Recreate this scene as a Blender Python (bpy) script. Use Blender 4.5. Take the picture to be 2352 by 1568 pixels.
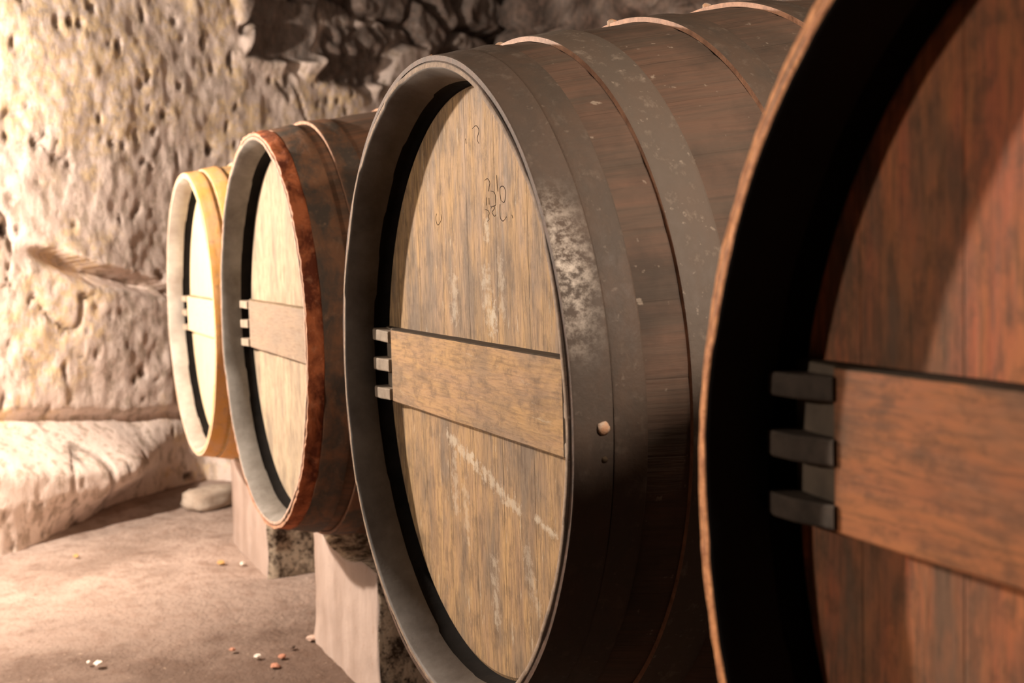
import bpy, bmesh, math, random
from mathutils import Vector, Matrix, noise

for o in list(bpy.data.objects):
    bpy.data.objects.remove(o)
S = bpy.context.scene
COL = S.collection
PI = math.pi
GZ = 0.89            # height of the cask axis datum above the floor

# ------------------------------------------------------------------ camera
cam_d = bpy.data.cameras.new('camera')
cam_d.sensor_width = 22.3
cam_d.lens = 2988.77 / 2352 * 22.3
cam_d.clip_start = 0.02
cam = bpy.data.objects.new('camera', cam_d)
COL.objects.link(cam)
R_ = Vector((0.39344771, 0.91887497, -0.02945663))
U_ = Vector((-0.06100866, 0.05806631, 0.99644681))
F_ = Vector((-0.91732047, 0.39025261, -0.07890538))
m = Matrix.Identity(4)
for i in range(3):
    m[i][0] = R_[i]; m[i][1] = U_[i]; m[i][2] = -F_[i]
m[0][3], m[1][3], m[2][3] = 1.8945, -0.6680, 0.2240 + GZ
cam.matrix_world = m
cam_d.dof.use_dof = True
cam_d.dof.focus_distance = 1.95
cam_d.dof.aperture_fstop = 3.6
S.camera = cam

# ------------------------------------------------------------------ world, exposure
S.view_settings.view_transform = 'Standard'
S.view_settings.look = 'None'
S.view_settings.gamma = 1.0
S.view_settings.use_curve_mapping = False
S.view_settings.exposure = 0.0
w = bpy.data.worlds.new('cellar_air'); S.world = w
w.use_nodes = True
w.node_tree.nodes['Background'].inputs[0].default_value = (0.9, 0.62, 0.42, 1)
w.node_tree.nodes['Background'].inputs[1].default_value = 0.0005

# ------------------------------------------------------------------ lamps (unseen, all outside the frame)
def lamp(name, loc, power, col, size):
    d = bpy.data.lights.new(name, 'POINT')
    d.energy = power; d.color = col; d.shadow_soft_size = size
    o = bpy.data.objects.new(name, d); o.location = (loc[0], loc[1], loc[2] + GZ)
    COL.objects.link(o); return o
WARM = (1.0, 0.85, 0.71)
lamp('far_aisle_lamp', (-2.28, -1.58, 0.80), 500, WARM, 0.05)
lamp('near_aisle_fill', (-0.30, -2.25, 0.75), 70, WARM, 0.05)  # unseen fill added to light the nearer heads
lamp('cask_lamp', (1.50, 0.15, 0.765), 80, (1.0, 0.80, 0.64), 0.025)
lamp('row_lamp', (0.90, 0.35, 1.55), 34, (1.0, 0.76, 0.56), 0.04)

# ------------------------------------------------------------------ helpers
def tag(o, label=None, cat=None, group=None, kind=None):
    if label: o['label'] = label
    if cat: o['category'] = cat
    if group: o['group'] = group
    if kind: o['kind'] = kind
    return o
def link(name, me, mats, parent=None, loc=(0, 0, 0)):
    o = bpy.data.objects.new(name, me); COL.objects.link(o)
    for mt in (mats if isinstance(mats, (list, tuple)) else [mats]):
        me.materials.append(mt)
    if parent: o.parent = parent
    o.location = loc
    return o
def bm_obj(name, bm, mats, parent=None, loc=(0, 0, 0), smooth=False):
    me = bpy.data.meshes.new(name)
    bmesh.ops.recalc_face_normals(bm, faces=bm.faces)
    bm.to_mesh(me); bm.free()
    if smooth:
        for p in me.polygons: p.use_smooth = True
    return link(name, me, mats, parent, loc)
def empty(name, loc):
    o = bpy.data.objects.new(name, None); COL.objects.link(o); o.location = loc
    o.empty_display_size = .1
    return o

class NT:
    def __init__(s, name):
        s.m = bpy.data.materials.new(name); s.m.use_nodes = True
        s.t = s.m.node_tree; s.n = s.t.nodes; s.l = s.t.links
        s.b = s.n['Principled BSDF']
    def new(s, typ, **kw):
        nd = s.n.new(typ)
        for k, v in kw.items(): setattr(nd, k, v)
        return nd
    def set(s, sock, v):
        if hasattr(v, 'is_output') or isinstance(v, bpy.types.NodeSocket): s.l.new(v, sock)
        else: sock.default_value = v
    def math(s, op, a, b=0.0, c=None, clamp=False):
        nd = s.new('ShaderNodeMath', operation=op); nd.use_clamp = clamp
        s.set(nd.inputs[0], a); s.set(nd.inputs[1], b)
        if c is not None: s.set(nd.inputs[2], c)
        return nd.outputs[0]
    def coord(s):
        return s.new('ShaderNodeTexCoord').outputs['Object']
    def sep(s, v):
        nd = s.new('ShaderNodeSeparateXYZ'); s.l.new(v, nd.inputs[0]); return nd.outputs
    def comb(s, x, y, z):
        nd = s.new('ShaderNodeCombineXYZ')
        for i, v in enumerate((x, y, z)): s.set(nd.inputs[i], v)
        return nd.outputs[0]
    def noise(s, v, scale, detail=5, rough=.6, dist=0.0):
        nd = s.new('ShaderNodeTexNoise'); s.l.new(v, nd.inputs['Vector'])
        nd.inputs['Scale'].default_value = scale; nd.inputs['Detail'].default_value = detail
        nd.inputs['Roughness'].default_value = rough; nd.inputs['Distortion'].default_value = dist
        return nd.outputs['Fac']
    def ramp(s, f, stops):
        nd = s.new('ShaderNodeValToRGB'); s.set(nd.inputs[0], f)
        e = nd.color_ramp.elements
        while len(e) < len(stops): e.new(0.5)
        for i, (p, c) in enumerate(stops):
            e[i].position = p
            e[i].color = (c, c, c, 1) if isinstance(c, (int, float)) else (*c, 1)
        return nd.outputs[0]
    def mix(s, f, a, b, mode='MIX'):
        nd = s.new('ShaderNodeMix', data_type='RGBA', blend_type=mode)
        s.set(nd.inputs[0], f)
        for k, v in ((6, a), (7, b)):
            if isinstance(v, tuple): v = (*v, 1)
            s.set(nd.inputs[k], v)
        return nd.outputs[2]
    def bump(s, h, strength, dist=.01, prev=None):
        nd = s.new('ShaderNodeBump'); s.set(nd.inputs['Height'], h)
        nd.inputs['Strength'].default_value = strength; nd.inputs['Distance'].default_value = dist
        if prev is not None: s.l.new(prev, nd.inputs['Normal'])
        return nd.outputs[0]
    def done(s, col, rough=.7, nrm=None, spec=.4, metal=0.0):
        s.set(s.b.inputs['Base Color'], (*col, 1) if isinstance(col, tuple) else col)
        s.set(s.b.inputs['Roughness'], rough)
        s.b.inputs['Specular IOR Level'].default_value = spec
        s.b.inputs['Metallic'].default_value = metal
        if nrm is not None: s.l.new(nrm, s.b.inputs['Normal'])
        return s.m

def mat_boards(name, base, gold, dark, grey, seed, streaks=.5, spots=0.3, board=.118, horizontal=False, contrast=1.0, smear=False):
    """weathered oak boards; grain runs along z (or x for the bar)"""
    t = NT(name); x, y, z = t.sep(t.coord())
    if horizontal: x, z = z, x
    a = t.math('ADD', x, seed * 3.7)
    v = t.comb(t.math('MULTIPLY', a, 42), t.math('MULTIPLY', y, 8), t.math('MULTIPLY', z, 6.5))
    g = t.noise(v, 1.0, 7, .62, .25)
    v2 = t.comb(t.math('MULTIPLY', a, 190), 0.0, t.math('MULTIPLY', z, 17))
    fine = t.noise(v2, 1.0, 3, .6)
    v3 = t.comb(t.math('MULTIPLY', a, 13), 2.0, t.math('MULTIPLY', z, 4.2))
    big = t.noise(v3, 1.0, 4, .65)
    c = t.mix(t.ramp(g, [(.36, 0.0), (.62, 1.0)]), base, gold)
    c = t.mix(t.math('MULTIPLY', t.ramp(big, [(.46, 0.0), (.64, 1.0)]), .75 * contrast), c, grey)
    c = t.mix(t.math('MULTIPLY', t.ramp(fine, [(.48, 0.0), (.66, 1.0)]), .5 * contrast), c, dark)
    # blotches of dirt
    bl = t.noise(t.comb(t.math('MULTIPLY', a, 22), 5.0, t.math('MULTIPLY', z, 9)), 1.0, 5, .7)
    c = t.mix(t.math('MULTIPLY', t.ramp(bl, [(.50, 0.0), (.66, 1.0)]), spots), c, dark)
    iso = t.noise(t.comb(t.math('MULTIPLY', a, 1.0), 3.0, t.math('MULTIPLY', z, .7)), 34.0, 5, .72)
    c = t.mix(t.math('MULTIPLY', t.ramp(iso, [(.50, 0.0), (.64, 1.0)]), spots), c, dark)
    # pale scratches and lime streaks running down
    sc = t.noise(t.comb(t.math('MULTIPLY', a, 60), 9.0, t.math('MULTIPLY', z, 12)), 1.0, 6, .72)
    c = t.mix(t.math('MULTIPLY', t.ramp(sc, [(.60, 0.0), (.70, 1.0)]), streaks), c, (.62, .55, .42))
    hgt = g
    if board:
        f = t.math('FRACT', t.math('DIVIDE', t.math('ADD', x, 10 * board + .03), board))
        d = t.math('ABSOLUTE', t.math('SUBTRACT', f, .5))
        seam = t.ramp(d, [(.488, 0.0), (.497, 1.0)])
        c = t.mix(t.math('MULTIPLY', seam, .45), c, (.03, .02, .012))
        hgt = t.math('SUBTRACT', g, t.math('MULTIPLY', seam, 1.2))
    if smear:
        # a chalky diagonal smear across the lower boards and drips above the bar
        nz = t.noise(t.comb(t.math('MULTIPLY', x, 60), 0.0, t.math('MULTIPLY', z, 60)), 1.0, 5, .7)
        def seg(c, x0, z0, x1, z1, wd, amt):
            L2 = (x1 - x0) ** 2 + (z1 - z0) ** 2
            px = t.math('SUBTRACT', x, x0); pz = t.math('SUBTRACT', z, z0)
            k = t.math('DIVIDE', t.math('ADD', t.math('MULTIPLY', px, x1 - x0), t.math('MULTIPLY', pz, z1 - z0)), L2, clamp=True)
            ex = t.math('SUBTRACT', px, t.math('MULTIPLY', k, x1 - x0)); ez = t.math('SUBTRACT', pz, t.math('MULTIPLY', k, z1 - z0))
            d = t.math('SQRT', t.math('ADD', t.math('MULTIPLY', ex, ex), t.math('MULTIPLY', ez, ez)))
            e = t.math('DIVIDE', d, wd)
            e = t.math('ADD', e, t.math('MULTIPLY', t.math('SUBTRACT', nz, .5), 7.0))
            mk = t.math('MULTIPLY', t.ramp(e, [(.0, 1.0), (1.0, 0.0)]), amt)
            return t.mix(mk, c, (.54, .47, .37))
        for a_ in [(-.149, -.104, -.04, -.132, .013, .6), (-.04, -.132, .145, -.178, .012, .6),
                   (.066, .115, .070, .09, .012, .8), (.04, .17, .05, .10, .02, .5), (-.10, .16, -.10, .10, .016, .45), (.10, .19, .105, .12, .014, .4),
                   (.204, -.179, .275, -.19, .006, .7), (.04, -.28, .045, -.37, .014, .45), (-.08, -.18, -.07, -.27, .014, .35),
                   (.05, .252, .052, .228, .010, .6), (.17, -.24, .2, -.31, .016, .4), (-.12, -.13, -.125, -.22, .016, .4)]:
            c = seg(c, *a_)
    n = t.bump(hgt, .35, .004)
    n = t.bump(fine, .2, .002, n)
    return t.done(c, t.ramp(g, [(.3, .62), (.7, .8)]), n, .16)

def mat_staves(name, base, red, dark, seed, light=(.30, .25, .2), nst=34):
    t = NT(name); x, y, z = t.sep(t.coord())
    th = t.math('ARCTAN2', x, z)
    v = t.comb(t.math('MULTIPLY', th, 17), t.math('ADD', t.math('MULTIPLY', y, 2.6), seed), 0.0)
    g = t.noise(v, 1.0, 6, .62, .3)
    v2 = t.comb(t.math('MULTIPLY', th, 60), t.math('MULTIPLY', y, 7), seed)
    f = t.noise(v2, 1.0, 4, .6)
    b = t.noise(t.coord(), 7.0, 5, .6)
    c = t.mix(t.ramp(g, [(.38, 0.0), (.62, 1.0)]), base, red)
    c = t.mix(t.ramp(b, [(.45, 0.0), (.68, .8)]), c, dark)
    c = t.mix(t.math('MULTIPLY', t.ramp(f, [(.5, 0.0), (.7, 1.0)]), .5), c, dark)
    sp = t.noise(t.coord(), 46.0, 3, .6)
    c = t.mix(t.math('MULTIPLY', t.ramp(sp, [(.68, 0.0), (.73, 1.0)]), .6), c, light)
    fr = t.math('FRACT', t.math('MULTIPLY', t.math('ADD', th, PI), nst / (2 * PI)))
    d = t.math('ABSOLUTE', t.math('SUBTRACT', fr, .5))
    seam = t.ramp(d, [(.485, 0.0), (.497, 1.0)])
    c = t.mix(t.math('MULTIPLY', seam, .15), c, (.012, .008, .006))
    h = t.math('SUBTRACT', t.math('ADD', g, t.math('MULTIPLY', f, .7)), t.math('MULTIPLY', seam, .3))
    n = t.bump(h, .35, .005)
    return t.done(c, .75, n, .2)

def mat_hoop(name, base, rust, pale, seed, rustamt=.5, paleamt=.35, rough=.55, flake=0.3, patch=False):
    t = NT(name); co = t.coord(); x, y, z = t.sep(co)
    th = t.math('ARCTAN2', x, z)
    v = t.comb(t.math('ADD', t.math('MULTIPLY', th, 5.5), seed), t.math('MULTIPLY', y, 16), 0.0)
    a = t.noise(v, 1.0, 7, .66, .4)
    b = t.noise(t.comb(t.math('ADD', t.math('MULTIPLY', th, 16), seed * 2.0), t.math('MULTIPLY', y, 40), 0.0), 1.0, 6, .7)
    s = t.noise(co, 95.0, 3, .6)
    c = t.mix(t.math('MULTIPLY', t.ramp(a, [(.42, 0.0), (.6, 1.0)]), rustamt), base, rust)
    c = t.mix(t.math('MULTIPLY', t.ramp(b, [(.55, 0.0), (.72, 1.0)]), paleamt), c, pale)
    c = t.mix(t.math('MULTIPLY', t.ramp(s, [(.66, 0.0), (.72, 1.0)]), paleamt), c, pale)
    if patch:      # lime bloom on the side of the hoop
        def win(vv, c0, hw):
            return t.ramp(t.math('DIVIDE', t.math('ABSOLUTE', t.math('SUBTRACT', vv, c0)), hw), [(.1, 1.0), (1.0, 0.0)])
        fl = t.noise(t.comb(t.math('MULTIPLY', th, 34), t.math('MULTIPLY', y, 60), 0.0), 1.0, 6, .75)
        mk = t.math('MULTIPLY', t.math('MULTIPLY', win(th, 1.19, .26), win(y, .012, .045)), t.ramp(fl, [(.44, 0.0), (.62, 1.0)]))
        c = t.mix(mk, c, (.52, .47, .41))
    n = t.bump(a, flake, .006)
    n = t.bump(s, .3, .0015, n)
    return t.done(c, t.ramp(b, [(.3, rough), (.7, rough + .2)]), n, .25)

def mat_simple(name, c1, c2, scale, rough=.8, bump=.3, stretch=(1, 1, 1), spec=.3):
    t = NT(name); co = t.coord(); x, y, z = t.sep(co)
    v = t.comb(t.math('MULTIPLY', x, stretch[0]), t.math('MULTIPLY', y, stretch[1]), t.math('MULTIPLY', z, stretch[2]))
    a = t.noise(v, scale, 6, .65)
    c = t.mix(t.ramp(a, [(.35, 0.0), (.65, 1.0)]), c1, c2)
    return t.done(c, rough, t.bump(a, bump, .006), spec)

# ------------------------------------------------------------------ the cask
PROF = [(0, .4935), (.03, .499), (.055, .5045), (.09, .513), (.12, .519), (.16, .5255), (.20, .535), (.25, .545), (.30, .553), (.34, .5605), (.40, .571),
        (.46, .582), (.52, .592), (.60, .602), (.7, .613), (.8, .621), (.9, .626), (1.0, .628)]
def prof(y):
    if y > 1: y = 2 - y
    y = max(0.0, y)
    for (a, ra), (b, rb) in zip(PROF, PROF[1:]):
        if a <= y <= b: return ra + (rb - ra) * (y - a) / (b - a)
    return PROF[-1][1]
NST, SUB = 34, 6
NA = NST * SUB
def body_mesh(k, seed, jit):
    rng = random.Random(seed)
    st_end = [rng.uniform(-1, 1) for _ in range(NST)]
    st_how = [rng.uniform(-1, 1) for _ in range(NST)]
    st_r = [rng.uniform(-1, 1) for _ in range(NST)]
    bm = bmesh.new()
    ys = [0, .004, .03, .055, .08, .10, .12, .14, .16, .2, .25, .3, .34, .4, .46, .52, .6, .7, .8, .9, 1, 1.1, 1.2, 1.3, 1.4, 1.48, 1.54, 1.6, 1.7, 1.8, 1.9, 1.97, 2.0]
    rows = []
    def ring(fy, fr):
        r = []
        for i in range(NA):
            th = 2 * PI * (i + .0) / NA - PI
            si = (i // SUB) % NST; u = i % SUB
            rr = fr(i, th, si, u) * k; yy = fy(i, th, si, u)
            r.append(bm.verts.new((rr * math.sin(th), yy, rr * math.cos(th))))
        rows.append(r)
    def wob(th, a=1): return a * .0012 * noise.noise(Vector((math.cos(th) * 3, math.sin(th) * 3, seed)))
    # inside back up to the front rim: howel, chime, rim
    ring(lambda i, th, si, u: .094, lambda i, th, si, u: .440)
    ring(lambda i, th, si, u: .085, lambda i, th, si, u: .4615)
    ring(lambda i, th, si, u: .056 + .0026 * st_how[si], lambda i, th, si, u: .4655)
    ring(lambda i, th, si, u: .054 + .0026 * st_how[si], lambda i, th, si, u: .4645)
    ring(lambda i, th, si, u: .004, lambda i, th, si, u: .481 + .0006 * st_r[si])
    ring(lambda i, th, si, u: .0015 * st_end[si] * jit + wob(th, 2), lambda i, th, si, u: .4835 + .0006 * st_r[si])
    ring(lambda i, th, si, u: .0015 * st_end[si] * jit + wob(th, 2), lambda i, th, si, u: .4905)
    for y in ys[1:]:
        ring(lambda i, th, si, u: y, lambda i, th, si, u: prof(y) + (-.0007 if u == 0 else .0006 * math.sin(PI * u / SUB)) + .0006 * st_r[si])
    nr = len(rows)
    for j in range(nr - 1):
        for i in range(NA):
            f = bm.faces.new((rows[j][i], rows[j][(i + 1) % NA], rows[j + 1][(i + 1) % NA], rows[j + 1][i]))
            f.smooth = True
            f.material_index = 3 if j < 2 else (3 if j == 2 else 2 if j in (3, 4) else 1 if j == 5 else 0)
    # far end: rim + back head
    ends = [rows[-1]]
    for rr, yy in ((.465, 2.0), (.455, 1.92), (.2, 1.915)):
        r = []
        for i in range(NA):
            th = 2 * PI * i / NA - PI
            r.append(bm.verts.new((rr * k * math.sin(th), yy, rr * k * math.cos(th))))
        ends.append(r)
    for j in range(3):
        for i in range(NA):
            bm.faces.new((ends[j][i], ends[j][(i + 1) % NA], ends[j + 1][(i + 1) % NA], ends[j + 1][i])).smooth = False
    bm.faces.new(ends[-1])
    return bm

def hoop_mesh(y0, y1, k, seed, t=.0065, rag=0.0, lift=0.0, wavy=0.0, edge=True):
    """an iron band following the belly, thickness t, with slightly ragged edges"""
    bm = bmesh.new(); N = 288 if rag else 204; rows = []
    def nz(th, s, a): return a * noise.noise(Vector((math.cos(th) * s, math.sin(th) * s, seed)))
    w_ = y1 - y0
    st = [(0, -.001), (0, t), (.04, t + .0006), (.35, t), (.65, t), (.96, t + .0006), (1, t), (1, -.001)]
    for f, rr in st:
        r = []
        for i in range(N):
            th = 2 * PI * i / N - PI
            e0 = nz(th, 2.2, .0016) + (nz(th, 26, rag) + nz(th, 60, rag * .7) if rag else 0)
            e1 = nz(th + 9, 2.2, .002)
            y = y0 + e0 * (1 - f) + w_ * f + e1 * f
            R = (prof(y) + rr + lift * (1 - f) + nz(th + 3, 3, .0012) + (wavy * noise.noise(Vector((math.cos(th) * 9, math.sin(th) * 9, f * 1.5 + seed))) if rr > 0 else 0)) * k
            r.append(bm.verts.new((R * math.sin(th), y, R * math.cos(th))))
        rows.append(r)
    for j in range(len(rows) - 1):
        for i in range(N):
            f = bm.faces.new((rows[j][i], rows[j][(i + 1) % N], rows[j + 1][(i + 1) % N], rows[j + 1][i]))
            f.smooth = (j in (2, 3, 4))
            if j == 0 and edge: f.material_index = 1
    for i in range(N):
        bm.faces.new((rows[-1][i], rows[-1][(i + 1) % N], rows[0][(i + 1) % N], rows[0][i]))
    return bm

def head_mesh(k):
    bm = bmesh.new(); rows = []; N = 144
    for r_, y_ in ((.463, .096), (.4625, .0835), (.4560, .0800), (.40, .0800), (.2, .0800), (.05, .0800)):
        r = [bm.verts.new((r_ * k * math.sin(2 * PI * i / N), y_, r_ * k * math.cos(2 * PI * i / N))) for i in range(N)]
        rows.append(r)
    for j in range(len(rows) - 1):
        for i in range(N):
            bm.faces.new((rows[j][i], rows[j][(i + 1) % N], rows[j + 1][(i + 1) % N], rows[j + 1][i]))
    bm.faces.new(rows[-1]); bm.faces.new(rows[0])
    return bm

def box(bm, x0, x1, y0, y1, z0, z1, mi=0):
    vs = [bm.verts.new(p) for p in ((x0, y0, z0), (x1, y0, z0), (x1, y1, z0), (x0, y1, z0), (x0, y0, z1), (x1, y0, z1), (x1, y1, z1), (x0, y1, z1))]
    fs = []
    for q in ((0, 1, 2, 3), (4, 5, 6, 7), (0, 1, 5, 4), (1, 2, 6, 5), (2, 3, 7, 6), (3, 0, 4, 7)):
        f = bm.faces.new([vs[i] for i in q]); f.material_index = mi; fs.append(f)
    return vs, fs

def bar_mesh(k, zc, hh, xe=.452, sh=.362, th=.029, seed=0):
    """cross bar over the head: full thickness in the middle, sloped thin ends; cut as a swept section"""
    bm = bmesh.new(); secs = []
    yf = .0800 - th
    n = 40
    xs = [-xe, -xe + .01, -sh - .008, -sh] + [-sh + 2 * sh * i / n for i in range(1, n)] + [sh, sh + .008, xe - .01, xe]
    for x in xs:
        ax = abs(x)
        if ax > sh: f = (ax - sh) / (xe - sh); yy = yf + .007 + (th - .013) * f
        else: yy = yf
        wv = .0012 * noise.noise(Vector((x * 6, seed, 0)))
        zt = zc + hh + wv; zb = zc - hh + .0015 * noise.noise(Vector((x * 5, seed, 4)))
        ch = .004
        secs.append([bm.verts.new((x * k, py, pz * k)) for py, pz in ((.0802, zb), (yy + .002, zb), (yy, zb + .002), (yy, zt - ch * .4), (yy + ch * .5, zt), (.0802, zt))])
    for a, b in zip(secs, secs[1:]):
        for i in range(6):
            f = bm.faces.new((a[i], a[(i + 1) % 6], b[(i + 1) % 6], b[i]))
            f.material_index = 1 if i in (4, 3) else (2 if i == 2 and abs(a[2].co.x + b[2].co.x) / 2 > sh * k else 0)
    bm.faces.new(secs[0]); bm.faces.new(list(reversed(secs[-1])))
    return bm

def peg_mesh(k, side, zc, z, h, seed):
    rng = random.Random(seed)
    bm = bmesh.new()
    x0, x1 = .372, .4645
    z0, z1 = z - h / 2, z + h / 2
    # outline in x (towards the chime) with a long chamfer at the chime end
    pts = []
    tw = rng.uniform(-.002, .002)
    for x, yf, dz in ((x0, .0500, 0), (.418, .0455, tw), (.447, .0450, tw), (x1, .0520, tw * 1.5)):
        pts.append((x, yf, dz))
    rows = []
    for x, yf, dz in pts:
        X = side * x * k
        rows.append([bm.verts.new((X, .079, z0 + zc + dz)), bm.verts.new((X, yf + .001, z0 + zc + dz)), bm.verts.new((X, yf, z0 + zc + .002 + dz)),
                     bm.verts.new((X, yf, z1 + zc - .002 + dz)), bm.verts.new((X, yf + .001, z1 + zc + dz)), bm.verts.new((X, .079, z1 + zc + dz))])
    for a, b in zip(rows, rows[1:]):
        for i in range(6): bm.faces.new((a[i], a[(i + 1) % 6], b[(i + 1) % 6], b[i]))
    bm.faces.new(rows[0]); bm.faces.new(rows[-1])
    return bm

def dome(r, hgt, axis_th, R, y, seed=0, rough=0.0):
    """a lumpy nail head sitting on the band"""
    bm = bmesh.new()
    bmesh.ops.create_icosphere(bm, subdivisions=2, radius=1)
    out = Vector((math.sin(axis_th), 0, math.cos(axis_th))); tan = Vector((math.cos(axis_th), 0, -math.sin(axis_th)))
    c = out * R + Vector((0, y, 0))
    for v in bm.verts:
        q = v.co * (1 + rough * noise.noise(v.co * 2 + Vector((seed, 0, 0))))
        v.co = c + tan * q.x * r + Vector((0, q.y * r, 0)) + out * q.z * hgt
    for f in bm.faces: f.smooth = True
    return bm

HOWEL = mat_simple('near_black_howel', (.004, .0035, .003), (.010, .008, .007), 18, .9, .3, spec=.08)  # near-black band between the chime and the head
def make_cask(name_label, X, Y, dz, k, M, hoops, bar_z, seed, jit=1.0, rivets=(), bar=(.066, .027), sh=.362):
    root = empty('wine_cask', (X, Y, GZ + dz - .6345 * k))
    tag(root, name_label, 'wine cask', 'wine casks lying in a row')
    L = (0, 0, .6345 * k)
    bm_obj('barrel_body', body_mesh(k, seed, jit), [M['stave'], M['rim'], M['chime'], HOWEL], root, L)
    hd = bm_obj('barrel_head', head_mesh(k), M['head'], root, L)
    hoop_objs = []
    for (a, b, mt, kw) in hoops:
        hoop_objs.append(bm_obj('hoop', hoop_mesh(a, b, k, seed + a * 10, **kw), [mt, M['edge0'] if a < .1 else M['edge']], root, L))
    for (a, b, mt, kw) in hoops:
        if a < .1: a, b = .001, .09
        hoop_objs.append(bm_obj('hoop', hoop_mesh(2 - b, 2 - a, k, seed + a * 10 + 3), [mt, mt], root, L))
    br = bm_obj('head_bar', bar_mesh(k, bar_z, bar[0], th=bar[1], seed=seed, sh=sh), [M['bar'], M['bar_top'], M['strip']], root, L)
    for s in (-1, 1):
        for zz, hh in ((.051, .020), (-.001, .022), (-.054, .020)):
            bm_obj('bar_peg', peg_mesh(k, s, bar_z, zz, hh, seed + zz), M['peg'], br)
    for (hi, th, y, r, h, mt) in rivets:
        bm_obj('rivet', dome(r, h, th, (prof(y) + .0065) * k, y, seed + th, .35), mt, hoop_objs[hi])
    return root, hd

OAK_END = mat_simple('weathered_end_grain', (.30, .22, .155), (.16, .115, .085), 60, .8, .4)
D_RIM = mat_simple('lime_pale_end_grain', (.62, .50, .36), (.42, .31, .22), 60, .8, .4)
A_RIM = mat_simple('glow_orange_end_grain', (.80, .36, .14), (.42, .16, .06), 70, .75, .6)  # lamp glow on the nearest rim put into the bright orange
C_RIM = mat_simple('pinkish_end_grain', (.50, .36, .28), (.26, .16, .12), 60, .8, .4)
CH_DARK = mat_simple('grey_black_chime_wood', (.115, .10, .088), (.055, .043, .035), 9, .68, .35, (1, 1, 1), .35)
CH_GREY = mat_simple('grey_chime_wood', (.24, .225, .205), (.12, .105, .09), 9, .75, .3)
CH_PALE = mat_simple('lit_pale_grey_chime_wood', (.42, .39, .345), (.27, .23, .20), 9, .75, .3)  # paler grey stands in for light on the farthest chime
CH_BLK = mat_simple('shade_black_chime_wood', (.012, .009, .007), (.006, .005, .004), 9, .75, .3)  # shade inside the nearest chime put into the colour
GRIME = mat_simple('dark_bar_edge', (.075, .052, .032), (.035, .024, .015), 14, .9, .3, (3, 1, 3), .15)  # GRIME is only a darker brown, for the top faces of the bar
MID_BROWN = mat_simple('brown_bar_edge', (.30, .23, .15), (.18, .13, .09), 14, .9, .3, (3, 1, 3), .15)
PEG = mat_simple('grey_oak_pegs', (.33, .27, .21), (.20, .155, .115), 30, .8, .3)
STRIP_A = mat_simple('greyish_brown_bar_end', (.19, .14, .10), (.12, .09, .065), 20, .8, .3)
PEG_D = mat_simple('shade_dark_pegs', (.11, .08, .06), (.05, .037, .027), 30, .8, .3)  # pegs of the nearest cask, dim light there put into a darker colour

IRON = mat_hoop('brown_black_iron_band', (.062, .048, .038), (.085, .056, .04), (.22, .18, .145), 1.3, .6, .28, .52)
IRON_P = mat_hoop('lime_bloomed_iron_band', (.066, .051, .041), (.085, .058, .043), (.20, .165, .135), 2.3, .55, .25, .55, patch=True)
IRON_G = mat_hoop('greyish_iron_band', (.092, .074, .06), (.105, .076, .058), (.28, .235, .19), 4.7, .5, .5, .55)
RUST = mat_hoop('flaking_rust_band', (.16, .04, .018), (.62, .19, .075), (.75, .36, .2), 3.1, 1.0, .5, .8, 1.0)
IRON_C = mat_hoop('dark_band_with_rust_edge', (.10, .078, .062), (.30, .14, .07), (.42, .26, .16), 6.1, .7, .35, .6, .4)
YELL = mat_hoop('ochre_painted_band', (.66, .38, .18), (.72, .36, .08), (.22, .18, .16), 5.1, .8, .6, .8, .5)
A_HOOP = mat_hoop('rusty_brown_band', (.05, .028, .02), (.14, .055, .025), (.2, .09, .05), 8.3, .8, .4, .75, .8)
RIV = mat_simple('rusty_rivet', (.50, .24, .11), (.42, .36, .30), 60, .75, .6)

EDGE_LIT = mat_simple('lit_band_edge', (.48, .26, .16), (.25, .13, .08), 50, .6, .4)  # pale rust colour stands in for light catching the front edges
EDGE_D = mat_simple('dark_band_edge', (.10, .05, .03), (.05, .03, .02), 50, .7, .4)
MB = dict(edge0=EDGE_D, edge=EDGE_LIT, stave=mat_staves('brown_weathered_staves', (.085, .062, .047), (.115, .07, .05), (.045, .035, .028), 1.0),
          rim=OAK_END, chime=CH_DARK, bar_top=GRIME, peg=PEG, strip=PEG,
          head=mat_boards('golden_oak_head_boards', (.35, .225, .13), (.45, .29, .14), (.11, .075, .05), (.20, .15, .11), 1.0, .6, .5, smear=True, contrast=1.25),
          bar=mat_boards('golden_oak_bar', (.38, .23, .125), (.45, .28, .13), (.13, .085, .055), (.24, .17, .115), 4.0, .35, .55, board=0, horizontal=True))
MC = dict(edge0=EDGE_LIT, edge=EDGE_LIT, stave=mat_staves('dark_staves_with_rust_dust', (.15, .095, .065), (.26, .13, .075), (.075, .055, .042), 3.0),
          rim=C_RIM, chime=CH_GREY, bar_top=MID_BROWN, peg=PEG, strip=PEG,
          head=mat_boards('pale_oak_head_boards', (.34, .27, .19), (.42, .33, .23), (.15, .115, .08), (.24, .195, .15), 2.0, .5, .35, contrast=1.3),
          bar=mat_boards('greyish_pink_oak_bar', (.25, .19, .145), (.29, .215, .155), (.17, .12, .09), (.22, .175, .135), 5.0, .2, .2, board=0, horizontal=True))
MD = dict(edge0=D_RIM, edge=D_RIM, stave=mat_staves('ochre_staves', (.66, .42, .18), (.70, .42, .12), (.28, .2, .15), 5.0),
          rim=D_RIM, chime=CH_PALE, bar_top=MID_BROWN, peg=PEG, strip=PEG,
          head=mat_boards('straw_oak_head_boards', (.58, .48, .32), (.64, .53, .35), (.40, .31, .2), (.52, .43, .31), 3.0, .4, .12),
          bar=mat_boards('straw_grey_bar', (.58, .46, .32), (.60, .48, .32), (.44, .34, .23), (.52, .43, .32), 6.0, .2, .1, board=0, horizontal=True))
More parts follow.
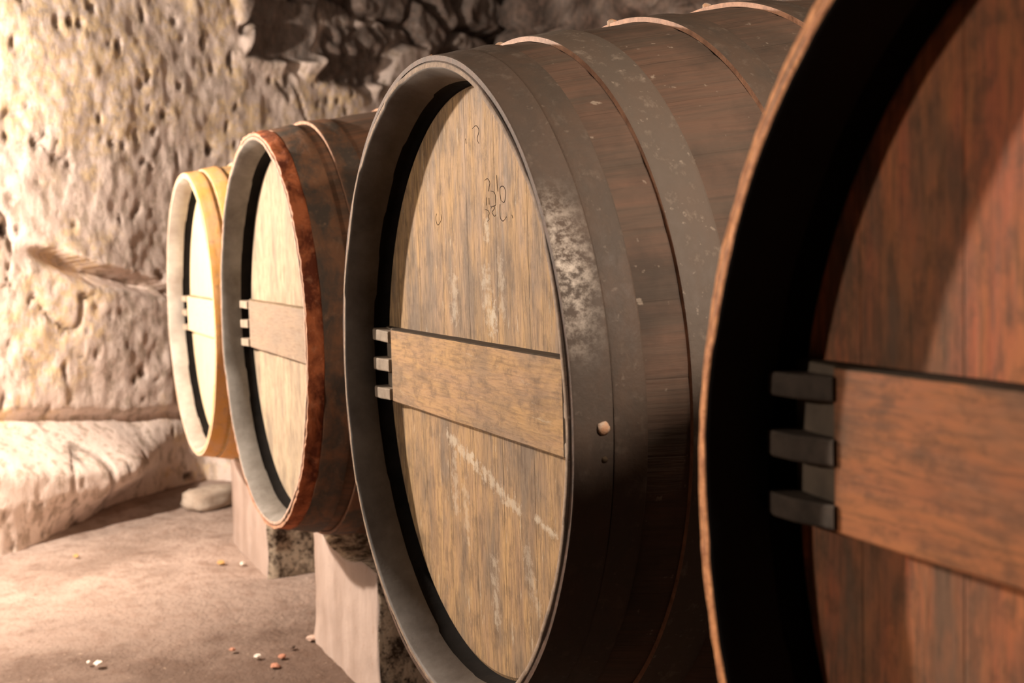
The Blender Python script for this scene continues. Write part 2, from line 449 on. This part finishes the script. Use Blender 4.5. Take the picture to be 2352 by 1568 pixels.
MA = dict(edge0=A_RIM, edge=A_RIM, stave=mat_staves('dark_russet_staves', (.045, .025, .018), (.06, .03, .02), (.02, .014, .012), 7.0),
          rim=A_RIM, chime=CH_BLK, bar_top=GRIME, peg=PEG_D, strip=STRIP_A,
          head=mat_boards('russet_oak_head_boards', (.60, .175, .08), (.62, .235, .10), (.15, .09, .055), (.24, .14, .09), 4.0, .06, .6, contrast=1.3),
          bar=mat_boards('russet_oak_bar', (.46, .17, .075), (.56, .22, .09), (.15, .085, .05), (.28, .16, .10), 7.0, .10, .6, board=0, horizontal=True))

T = .0065
caskB, headB = make_cask('middle cask with golden oak head boards and scratched numbers, dark iron bands and brown staves', 0, 0, 0, 1.0, MB,
    [(.0015, .0505, IRON_P, {}), (.0515, .092, IRON, dict(t=.0055)), (.150, .212, IRON_G, dict(lift=.002)), (.335, .385, IRON, dict(lift=.002)), (.50, .55, IRON, dict(lift=.002))],
    0.0, 11, rivets=[(0, 1.584, .0385, .0085, .006, RIV), (0, 1.66, .040, .004, .003, GRIME), (2, -.10, .156, .009, .010, RIV), (3, -.04, .342, .009, .010, RIV),
                     (0, -.06, .030, .007, .007, RIV), (1, -.14, .062, .008, .007, RIV), (4, .0, .508, .008, .009, RIV)])
caskC, _ = make_cask('second farthest cask, pale oak head and flaking red rust on its front band', -1.3752, .0270, .0082, .991, MC,
    [(.0015, .036, RUST, dict(rag=.0022, wavy=.004)), (.037, .098, IRON_C, {}), (.125, .18, IRON_C, dict(lift=.004)), (.335, .385, IRON_C, {}), (.50, .55, IRON_C, {})],
    0.0, 23, rivets=[(0, -.05, .02, .007, .006, RIV)])
caskD, _ = make_cask('farthest and smallest-looking cask with straw pale head and ochre band, nearest the stone wall', -2.6539, .0621, -.0060, .967, MD,
    [(.0015, .048, YELL, dict(wavy=.001)), (.06, .11, YELL, {}), (.17, .22, YELL, {}), (.34, .39, IRON_C, {}), (.50, .55, IRON_C, {})],
    -.010, 37)
caskA, _ = make_cask('nearest cask, dark black-rimmed with russet brown head, at the right edge', 1.4214, -.0757, .0006, 1.028, MA,
    [(.004, .062, A_HOOP, dict(rag=.001, wavy=.0015)), (.11, .16, A_HOOP, {}), (.20, .25, IRON, {}), (.34, .39, IRON, {}), (.50, .55, IRON, {})],
    .044, 41, jit=1.6, sh=.374)

# numbers scribed into the golden head
MARKS = [[(.049, .313), (.06, .315), (.069, .309), (.066, .302), (.063, .296)], [(.072, .296), (.083, .294), (.09, .288), (.09, .28), (.089, .274), (.07, .273)],
 [(.071, .27), (.078, .273), (.085, .27), (.075, .264), (.083, .258), (.09, .26)], [(.055, .287), (.054, .275)], [(.064, .286), (.064, .276)],
 [(.048, .269), (.059, .267), (.063, .263), (.06, .259), (.062, .254), (.056, .251)], [(.111, .28), (.108, .29), (.11, .3), (.122, .3), (.129, .293), (.128, .284), (.122, .277), (.111, .28)],
 [(.107, .275), (.106, .265), (.107, .254), (.117, .25), (.13, .256)], [(.15, .258), (.153, .253)], [(.097, .318), (.098, .304), (.1, .294)],
 [(-.17, .269), (-.175, .26), (-.166, .25), (-.147, .259), (-.149, .267)], [(.005, .395), (.02, .398), (.032, .39), (.024, .378), (.03, .37)], [(-.026, .382), (-.023, .374)]]
INK = mat_simple('scribed_line', (.03, .018, .012), (.07, .04, .025), 40, .9, .1, spec=.1)
def scribe(pts, wd):
    bm = bmesh.new(); P = [Vector((x, 0, z)) for x, z in pts]
    Q = []
    for i in range(len(P) - 1):
        p0 = P[max(i - 1, 0)]; p1 = P[i]; p2 = P[i + 1]; p3 = P[min(i + 2, len(P) - 1)]
        for j in range(5):
            t = j / 5
            Q.append(.5 * ((2 * p1) + (p2 - p0) * t + (2 * p0 - 5 * p1 + 4 * p2 - p3) * t * t + (3 * p1 - p0 - 3 * p2 + p3) * t ** 3))
    Q.append(P[-1])
    rows = []
    for i, q in enumerate(Q):
        d = (Q[min(i + 1, len(Q) - 1)] - Q[max(i - 1, 0)]).normalized(); nn = Vector((-d.z, 0, d.x))
        e = wd * (.55 + .45 * math.sin(PI * (i + .7) / (len(Q) + .4)))
        rows.append([bm.verts.new(q + nn * e + Vector((0, .0806, 0))), bm.verts.new(q + Vector((0, .0794, 0))), bm.verts.new(q - nn * e + Vector((0, .0806, 0)))])
    for a, b in zip(rows, rows[1:]):
        bm.faces.new((a[0], a[1], b[1], b[0])); bm.faces.new((a[1], a[2], b[2], b[1])); bm.faces.new((a[2], a[0], b[0], b[2]))
    bm.faces.new(rows[0]); bm.faces.new(rows[-1])
    return bm
for mk in MARKS:
    bm_obj('scribed_mark', scribe(mk, .0015), INK, headB)

# ------------------------------------------------------------------ stone piers with a saddle cut for each cask
def mat_pier():
    t = NT('limewashed_pier_stone'); co = t.coord(); x, y, z = t.sep(co)
    a = t.noise(t.comb(t.math('MULTIPLY', x, 9), t.math('MULTIPLY', y, 9), t.math('MULTIPLY', z, 2.5)), 1.0, 6, .6)
    c = t.mix(t.ramp(a, [(.35, 0.0), (.65, 1.0)]), (.29, .22, .185), (.39, .31, .27))
    s = t.noise(co, 40.0, 4, .6)
    c = t.mix(t.math('MULTIPLY', t.ramp(s, [(.62, 0.0), (.7, 1.0)]), .5), c, (.28, .19, .15))
    return t.done(c, .85, t.bump(t.math('ADD', a, t.math('MULTIPLY', s, .4)), .4, .01), .2)
def mat_rough():
    t = NT('pitted_pier_side'); co = t.coord()
    a = t.noise(co, 22.0, 7, .75)
    b = t.noise(co, 60.0, 4, .7)
    c = t.mix(t.ramp(a, [(.42, 0.0), (.55, 1.0)]), (.07, .045, .03), (.60, .48, .36))
    c = t.mix(t.ramp(b, [(.56, 0.0), (.66, 1.0)]), c, (.05, .03, .02))
    return t.done(c, .95, t.bump(a, 1.0, .02), .1)
PIER, PROUGH = mat_pier(), mat_rough()
def pier(x0, x1, y0, y1, cx, cz, R, top, label, seed):
    root_z = 0
    bm = bmesh.new(); nx, ny, nz_ = 26, 10, 26
    def topz(x):
        d = R * R - (x - cx) ** 2
        zc = cz - math.sqrt(d) if d > 0 else 9
        return min(top, zc)
    xm, ym = (x0 + x1) / 2, (y0 + y1) / 2
    grid = {}
    for i in range(nx + 1):
        for j in range(ny + 1):
            for l in range(nz_ + 1):
                if 0 < i < nx and 0 < j < ny and 0 < l < nz_: continue
                x = x0 + (x1 - x0) * i / nx; y = y0 + (y1 - y0) * j / ny
                tz = topz(x); z = -.02 + (tz + .02) * l / nz_
                q = Vector((x * 5, y * 5, z * 5 + seed)); q2 = q * 3.5
                flare = .018 * max(0, 1 - z / .10) ** 1.5
                dx = .010 * noise.noise(q) + .006 * noise.noise(q2); dy = .008 * noise.noise(q + Vector((7, 0, 0))) + .004 * noise.noise(q2 + Vector((3, 0, 0)))
                if i in (0, nx): x += dx + (-flare if i == 0 else flare * .3)
                if j in (0, ny): y += dy + (-flare * .25 if j == 0 else flare * .3)
                if l == nz_ and tz >= top - 1e-6: z += dx * .6
                grid[i, j, l] = bm.verts.new((x - xm, y - ym, z))
    def q4(a, b, c, d, mi):
        f = bm.faces.new((grid[a], grid[b], grid[c], grid[d])); f.material_index = mi; f.smooth = True
    for i in range(nx):
        for l in range(nz_):
            for j, in ((0,), (ny,)): q4((i, j, l), (i + 1, j, l), (i + 1, j, l + 1), (i, j, l + 1), 0)
    for j in range(ny):
        for l in range(nz_):
            q4((0, j, l), (0, j + 1, l), (0, j + 1, l + 1), (0, j, l + 1), 0)
            q4((nx, j, l), (nx, j + 1, l), (nx, j + 1, l + 1), (nx, j, l + 1), 1)
    for i in range(nx):
        for j in range(ny):
            q4((i, j, 0), (i + 1, j, 0), (i + 1, j + 1, 0), (i, j + 1, 0), 0)
            q4((i, j, nz_), (i + 1, j, nz_), (i + 1, j + 1, nz_), (i, j + 1, nz_), 1)
    o = bm_obj('stone_pier', bm, [PIER, PROUGH], None, (xm, ym, 0))
    return tag(o, label, 'stone pier', 'stone piers under the casks')
casks = [(-2.6539, .0621, -.0060, .967, 'farthest ochre cask'), (-1.3752, .0270, .0082, .991, 'rust-banded cask'),
         (0, 0, 0, 1.0, 'golden headed cask'), (1.4214, -.0757, .0006, 1.028, 'nearest black-rimmed cask')]
for (cx, cy, dz, k, nm) in casks:
    for (ya, yb, where) in ((.25, .56, 'front end'), (1.46, 1.74, 'rear end')):
        ya2, yb2 = ya + (cy if where != 'front end' else 0), yb + cy
        Rm = max(prof(ya2 - cy), prof(yb2 - cy)) * k + .0095
        off = -.085 if where == 'front end' else 0
        if nm[0] == 'r' and off: off, ya2 = .027, .215
        tz = GZ + dz - Rm + .030
        pier(cx + off - .31 + (.02 if nm[0] == 'f' else 0), cx + off + .305, ya2, yb2, cx, GZ + dz, Rm, tz,
             {'front end': 'pinkish grey stone pier with saddle-cut top under the front of the ' + nm, 'rear end': 'stone pier in the dark under the rear of the ' + nm}[where], cx * 3 + ya)

# ------------------------------------------------------------------ end wall of rough masonry (height field on a slanted plane)
P0 = Vector((-3.545, -.566, 0)); TD = Vector((-.522, .853, 0)); ND = Vector((.853, .522, 0))
def sm(a, b, x):
    t = max(0, min(1, (x - a) / (b - a))); return t * t * (3 - 2 * t)
def n2(s, z, f, o=0): return noise.noise(Vector((s * f, z * f, o)))
def poly_in(s, z, P):
    """signed distance to polygon (positive inside)"""
    d = 9; ins = False; n = len(P)
    for i in range(n):
        x0, y0 = P[i]; x1, y1 = P[(i + 1) % n]
        ex, ey = x1 - x0, y1 - y0
        t = max(0, min(1, ((s - x0) * ex + (z - y0) * ey) / (ex * ex + ey * ey)))
        d = min(d, math.hypot(s - x0 - ex * t, z - y0 - ey * t))
        if (y0 > z) != (y1 > z) and s < (x1 - x0) * (z - y0) / (y1 - y0) + x0: ins = not ins
    return d if ins else -d
BLOCKS = [([(1.43, 1.11), (1.52, 1.42), (1.98, 1.45), (1.98, 1.30), (1.88, 1.12), (1.57, 1.10)], 0),
          ([(1.95, 1.27), (2.02, 1.32), (2.42, 1.38), (2.52, 1.32), (2.37, 1.06), (2.22, 1.02), (1.93, 1.04)], 1)]
SLAB = [(2.62, 1.30), (2.52, 1.26), (2.28, .92), (2.38, .88), (2.80, 1.16), (2.82, 1.30)]
def wall_h(s, z):
    """returns height, dark, yellow"""
    h = .05 * n2(s, z, 1.1) + .014 * n2(s, z, 4, 3) + .008 * n2(s, z, 11, 5) + .005 * n2(s, z * .7, 27, 8)
    pit = n2(s * 1.35, z * .75, 19, 21) + .35 * n2(s, z, 5, 23)
    dk = 0.0
    pk = max(0, pit - .44) * 2.2
    h -= .03 * pk; dk = max(dk, min(1, pk * 1.3))
    # long thin cracks
    cr = abs(n2(s * 1.6 + .25 * n2(s, z, 3, 2), z * .55, 2.6, 31)); gate = sm(.15, .3, n2(s, z, 1.7, 44))
    ck = sm(.03, .0, cr) * gate
    h -= .018 * ck; dk = max(dk, ck * .55)
    yel = sm(-.05, .35, n2(s, z, 1.6, 60) + .5 * n2(s, z, 9, 61) + .35 * sm(.2, .9, z) - .25 * sm(.1, -.3, z))
    # ledge with an undercut
    zl = .26 - .275 * (s - .19) + .015 * n2(s, 0, 5, 9) + .006 * n2(s, 0, 17, 9)
    amp = sm(.12, .45, s) * (1 - .45 * sm(.75, .85, s)) * (1 - sm(1.6, 2.0, s))
    d = zl - z
    if d > 0: h -= amp * .15 * sm(0, .02, d) * (1 - sm(.02, .11 - .04 * sm(.5, .9, s), d)); 
    else: h += amp * .015 * (1 - sm(0, .2, -d))
    # boulder course at the foot of the wall
    zt = -.42 - .12 * s + .02 * n2(s, 0, 4, 2)
    b = sm(0, .22, zt - z) * (1 - sm(.50, 1.05, s + .25 * sm(-.55, -.85, z)))
    under = sm(-.70, -.89, z) * sm(-.2, .7, s)
    bb = .26 * b * (1 - under * .95) - .04 * sm(.05, .0, abs(z - zt)) * (1 - sm(1.0, 1.2, s))
    h += bb
    # low rubble footing to the right of it
    ft = sm(1.05, 1.25, s)
    h += ft * (.16 * sm(-.60, -.66, z + .03 * n2(s, z, 6)) + .10 * sm(-.74, -.79, z) + .05 * n2(s, z, 7, 12) * sm(-.5, -.65, z))
    # springing of rougher dark masonry above the sloping plaster edge
    ze = 1.10 - .16 * (s - 1.44) + .03 * n2(s, 0, 6, 4)
    if s < 1.44: ze = 1.10 + (1.44 - s) * 4.5
    if s > 2.35: ze = .95 - .05 * (s - 2.35)
    up = sm(-.02, .10, z - ze)
    if up > 0:
        vz = Vector((s * 2.6, z * 3.4, .3))
        dd, pts = noise.voronoi(vz)
        edge = dd[1] - dd[0]
        r_ = noise.cell(pts[0] * 7.3)
        gap = sm(.16, .03, edge + .12 * n2(s, z, 9, 3))
        hh = (.07 * r_ + .02) * (1 - gap) - .07 * gap + .02 * n2(s, z, 6, 15) + .014 * n2(s, z, 17, 16) - .03
        h = h * (1 - up) + (h * .4 + hh) * up
        dk = max(dk * (1 - up), up * (.80 + .2 * gap + .22 * n2(s, z, 7, 19)))
        yel *= (1 - up)
    for P, kk in BLOCKS:
        q = poly_in(s + .006 * n2(s, z, 14, kk), z + .006 * n2(s, z, 14, kk + 5), P)
        if q > -.07:
            rim = sm(-.07, -.01, q) * (1 - sm(-.01, .02, q))
            ins = sm(-.005, .03, q)
            hb = -.04 + (.02 * n2(s, z, 5, 70 + kk) + (.035 if kk else .008) * n2(s, z, 16, 72))
            h = h * (1 - ins) + hb * ins + .015 * rim
            dk = dk * (1 - ins) + (.86 if kk else .80) * ins
            dk = dk * (1 - .75 * rim * sm(.5, 0, n2(s, z, 8, 3)))
            yel = yel * (1 - ins)
    q = poly_in(s, z, SLAB)
    if q > -.02:
        i_ = sm(-.01, .03, q); h = h * (1 - i_) + (.02 + .01 * n2(s, z, 9)) * i_; dk = dk * (1 - i_) + .12 * i_; yel *= 1 - i_
    return h, dk, yel
def wall_mesh(fn, s0, s1, z0, z1, step, P, tdir, ndir):
    ns, nz_ = int((s1 - s0) / step), int((z1 - z0) / step)
    vs, cols, fs = [], [], []
    for j in range(nz_ + 1):
        z = z0 + (z1 - z0) * j / nz_
        for i in range(ns + 1):
            s = s0 + (s1 - s0) * i / ns
            h, dk, ye = fn(s, z)
            p = P + tdir * s + ndir * h
            vs.append((p.x, p.y, z + GZ)); cols += [dk, ye, 0, 1]
    for j in range(nz_):
        for i in range(ns):
            a = j * (ns + 1) + i
            fs.append((a, a + 1, a + ns + 2, a + ns + 1))
    me = bpy.data.meshes.new('wall')
    me.from_pydata(vs, [], fs); me.update()
    at = me.color_attributes.new('stone', 'FLOAT_COLOR', 'POINT')
    at.data.foreach_set('color', cols)
    for p in me.polygons: p.use_smooth = True
    return me
def mat_wall(name, pale, yellow, darkc, tint=1.0):
    t = NT(name); co = t.coord()
    at = t.new('ShaderNodeAttribute', attribute_name='stone')
    s = t.new('ShaderNodeSeparateColor'); t.l.new(at.outputs['Color'], s.inputs[0])
    dk, ye = s.outputs[0], s.outputs[1]
    a = t.noise(co, 5.0, 7, .65); b = t.noise(co, 24.0, 6, .7)
    x, y, z = t.sep(co)
    st = t.noise(t.comb(t.math('MULTIPLY', x, 20), t.math('MULTIPLY', y, 20), t.math('MULTIPLY', z, 11)), 1.0, 6, .72)
    c = t.mix(t.ramp(a, [(.38, 0.0), (.62, 1.0)]), pale, (.76, .62, .55))
    c = t.mix(t.ramp(st, [(.40, 0.0), (.50, 1.0)]), (.50, .40, .33), c)
    c = t.mix(t.math('MULTIPLY', ye, t.ramp(b, [(.44, 0.0), (.58, .9)])), c, yellow)
    c = t.mix(t.math('MULTIPLY', t.ramp(b, [(.60, 0.0), (.70, 1.0)]), .45), c, (.86, .78, .66))
    rock = t.mix(t.ramp(b, [(.42, 0.0), (.66, 1.0)]), darkc, (.15, .10, .08))
    c = t.mix(dk, c, rock)
    n = t.bump(t.math('ADD', st, t.math('MULTIPLY', b, .6)), .4, .02)
    return t.done(c, .92, n, .15)
WALLM = mat_wall('lichened_rubble_wall', (.86, .73, .66), (.82, .62, .38), (.050, .038, .032))
me = wall_mesh(wall_h, -1.6, 4.2, -.93, 1.75, .0135, P0, TD, ND)
o = link('wall_far', me, WALLM); tag(o, kind='structure')
def back_h(s, z):
    dd, pts = noise.voronoi(Vector((s * 3.2, z * 4.5, 5)))
    edge = dd[1] - dd[0]; g = sm(.15, .02, edge)
    return .09 * noise.cell(pts[0] * 5.1) * (1 - g) - .06 * g + .03 * n2(s, z, 7), min(1, .88 + .12 * g + .25 * n2(s, z, 5, 2)), 0.0
me = wall_mesh(back_h, -5.6, 3.2, -.93, 1.75, .03, Vector((0, 2.40, 0)), Vector((1, 0, 0)), Vector((0, -1, 0)))
o = link('wall_back', me, WALLM); tag(o, kind='structure')
# upper walls and vault ceiling close the cellar over the casks
VA = mat_simple('dark_vault_stone', (.035, .027, .022), (.018, .013, .011), 6, .95, .6)  # unseen vault, coloured near black to cut bounced light
bm = bmesh.new(); rows = []
for i in range(25):
    y = -3.0 + 5.6 * i / 24; z = 1.70 + .75 * math.sin(PI * i / 24)
    rows.append([bm.verts.new((x, y, z + GZ + .04 * noise.noise(Vector((x, y, 3))))) for x in [-6.6 + 10 * j / 30 for j in range(31)]])
for a, b in zip(rows, rows[1:]):
    for j in range(30): bm.faces.new((a[j], a[j + 1], b[j + 1], b[j])).smooth = True
o = bm_obj('ceiling', bm, VA); tag(o, kind='structure')

# ------------------------------------------------------------------ floor
def mat_floor():
    t = NT('trodden_earth_floor'); co = t.coord(); x, y, z = t.sep(co)
    a = t.noise(co, 2.6, 7, .62); b = t.noise(co, 16.0, 6, .68); g = t.noise(co, 70.0, 4, .6)
    c = t.mix(t.ramp(a, [(.36, 0.0), (.62, 1.0)]), (.27, .20, .165), (.45, .35, .30))
    c = t.mix(t.math('MULTIPLY', t.ramp(b, [(.48, 0.0), (.66, 1.0)]), .6), c, (.21, .135, .105))
    # darker soil towards the nearer casks, colour deepened to cut bounced light
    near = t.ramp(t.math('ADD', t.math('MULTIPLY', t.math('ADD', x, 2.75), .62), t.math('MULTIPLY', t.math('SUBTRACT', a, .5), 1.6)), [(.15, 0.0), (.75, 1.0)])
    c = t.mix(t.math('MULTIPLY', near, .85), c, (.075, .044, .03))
    c = t.mix(t.math('MULTIPLY', t.ramp(g, [(.66, 0.0), (.72, 1.0)]), .5), c, (.55, .42, .32))
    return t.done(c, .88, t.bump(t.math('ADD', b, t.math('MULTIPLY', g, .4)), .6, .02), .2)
nx, ny = 260, 170
vs, fs = [], []
for j in range(ny + 1):
    for i in range(nx + 1):
        x = -6.3 + 9.5 * i / nx; y = -2.9 + 5.5 * j / ny
        z = .012 * noise.noise(Vector((x * 1.5, y * 1.5, 0))) + .006 * noise.noise(Vector((x * 6, y * 6, 2))) + .003 * noise.noise(Vector((x * 16, y * 16, 2)))
        # soil banked up against the foot of the far wall
        s = (Vector((x, y, 0)) - P0).dot(ND); z += .05 * sm(.30, .0, s) - .008
        vs.append((x, y, z))
for j in range(ny):
    for i in range(nx):
        a = j * (nx + 1) + i; fs.append((a, a + 1, a + nx + 2, a + nx + 1))
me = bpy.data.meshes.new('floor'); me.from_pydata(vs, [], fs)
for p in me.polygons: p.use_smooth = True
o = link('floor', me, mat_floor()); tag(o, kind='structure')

# ------------------------------------------------------------------ pebbles and chips lying on the floor
def pebble(x, y, r, flat, mt, label, seed, gr=None):
    bm = bmesh.new(); bmesh.ops.create_icosphere(bm, subdivisions=2, radius=1)
    for v in bm.verts:
        q = v.co * (1 + .45 * noise.noise(v.co * 1.3 + Vector((seed, 0, 0))))
        v.co = Vector((q.x * r, q.y * r * .8, q.z * r * flat))
    o = bm_obj('floor_pebble', bm, mt, None, (x, y, r * flat * .55 - .004))
    tag(o, label, 'pebble', gr)
P_W = mat_simple('white_pebble', (.85, .78, .70), (.70, .62, .54), 40, .8, .2)
P_O = mat_simple('ochre_pebble', (.62, .38, .14), (.5, .28, .1), 40, .8, .2)
P_R = mat_simple('brick_pebble', (.48, .23, .15), (.36, .16, .1), 40, .8, .2)
P_P = mat_simple('pinkish_pebble', (.58, .42, .34), (.45, .32, .26), 40, .8, .2)
P_K = mat_simple('dark_pebble', (.08, .055, .04), (.14, .09, .07), 40, .8, .2)
for a in [(-1.732, -.373, .014, .5, P_W, 'white pebble on the open floor, brightest one near the lower left corner', 1),
          (-1.587, .029, .012, .45, P_W, 'small white pebble left of the pinkish chip beside the pier', 2),
          (-1.76, -.395, .007, .5, P_W, 'tiny white pebble just behind the brightest white one', 3),
          (-1.669, .202, .019, .4, P_P, 'flat pinkish stone chip lying against the foot of the pier', 4),
          (-3.079, -.319, .013, .4, P_O, 'ochre chip on the floor before the boulder', 5),
          (-2.70, .14, .016, .4, P_O, 'ochre chip on the floor near the far pier', 6),
          (-2.646, .205, .011, .5, P_W, 'pale pebble close to the foot of the far pier', 7),
          (-1.62, .135, .010, .45, P_K, 'dark pebble left of the pinkish chip', 8),
          (-1.55, .09, .013, .4, P_R, 'brick red chip on the floor near the bottom edge', 9),
          (-1.48, .055, .016, .35, P_R, 'larger brick red chip at the bottom edge of the photo', 10),
          (-1.68, -.02, .011, .4, P_R, 'brick red chip between the two white pebbles', 11)]:
    pebble(*a)

# a few pale rubble stones fallen at the foot of the far wall
RUB = mat_simple('pale_rubble', (.55, .46, .38), (.36, .28, .22), 14, .92, .8)
def rubble(x, y, rx, ry, rz, rot, label, seed):
    bm = bmesh.new(); bmesh.ops.create_icosphere(bm, subdivisions=3, radius=1)
    ca, sa = math.cos(rot), math.sin(rot)
    for v in bm.verts:
        c = v.co.copy(); mx = max(abs(c.x), abs(c.y), abs(c.z)); c = c.lerp(c / mx, .45) * .8
        c *= 1 + .22 * noise.noise(v.co * 1.4 + Vector((seed, 0, 0))) + .07 * noise.noise(v.co * 5 + Vector((0, seed, 0)))
        X, Y = c.x * rx, c.y * ry
        v.co = Vector((X * ca - Y * sa, X * sa + Y * ca, c.z * rz))
    for f in bm.faces: f.smooth = True
    o = bm_obj('rubble_stone', bm, RUB, None, (x, y, rz * .62))
    tag(o, label, 'stone')
rubble(-3.74, .30, .10, .17, .06, .5, 'low pale rubble stone on the floor before the far wall, nearest to the boulder', 3)
rubble(-3.86, .66, .10, .14, .08, .3, 'pale rubble stone at the wall foot, seen beside the far pier', 7)
rubble(-3.62, .55, .08, .12, .045, .9, 'flat pale rubble stone lying in front of the other rubble', 11)
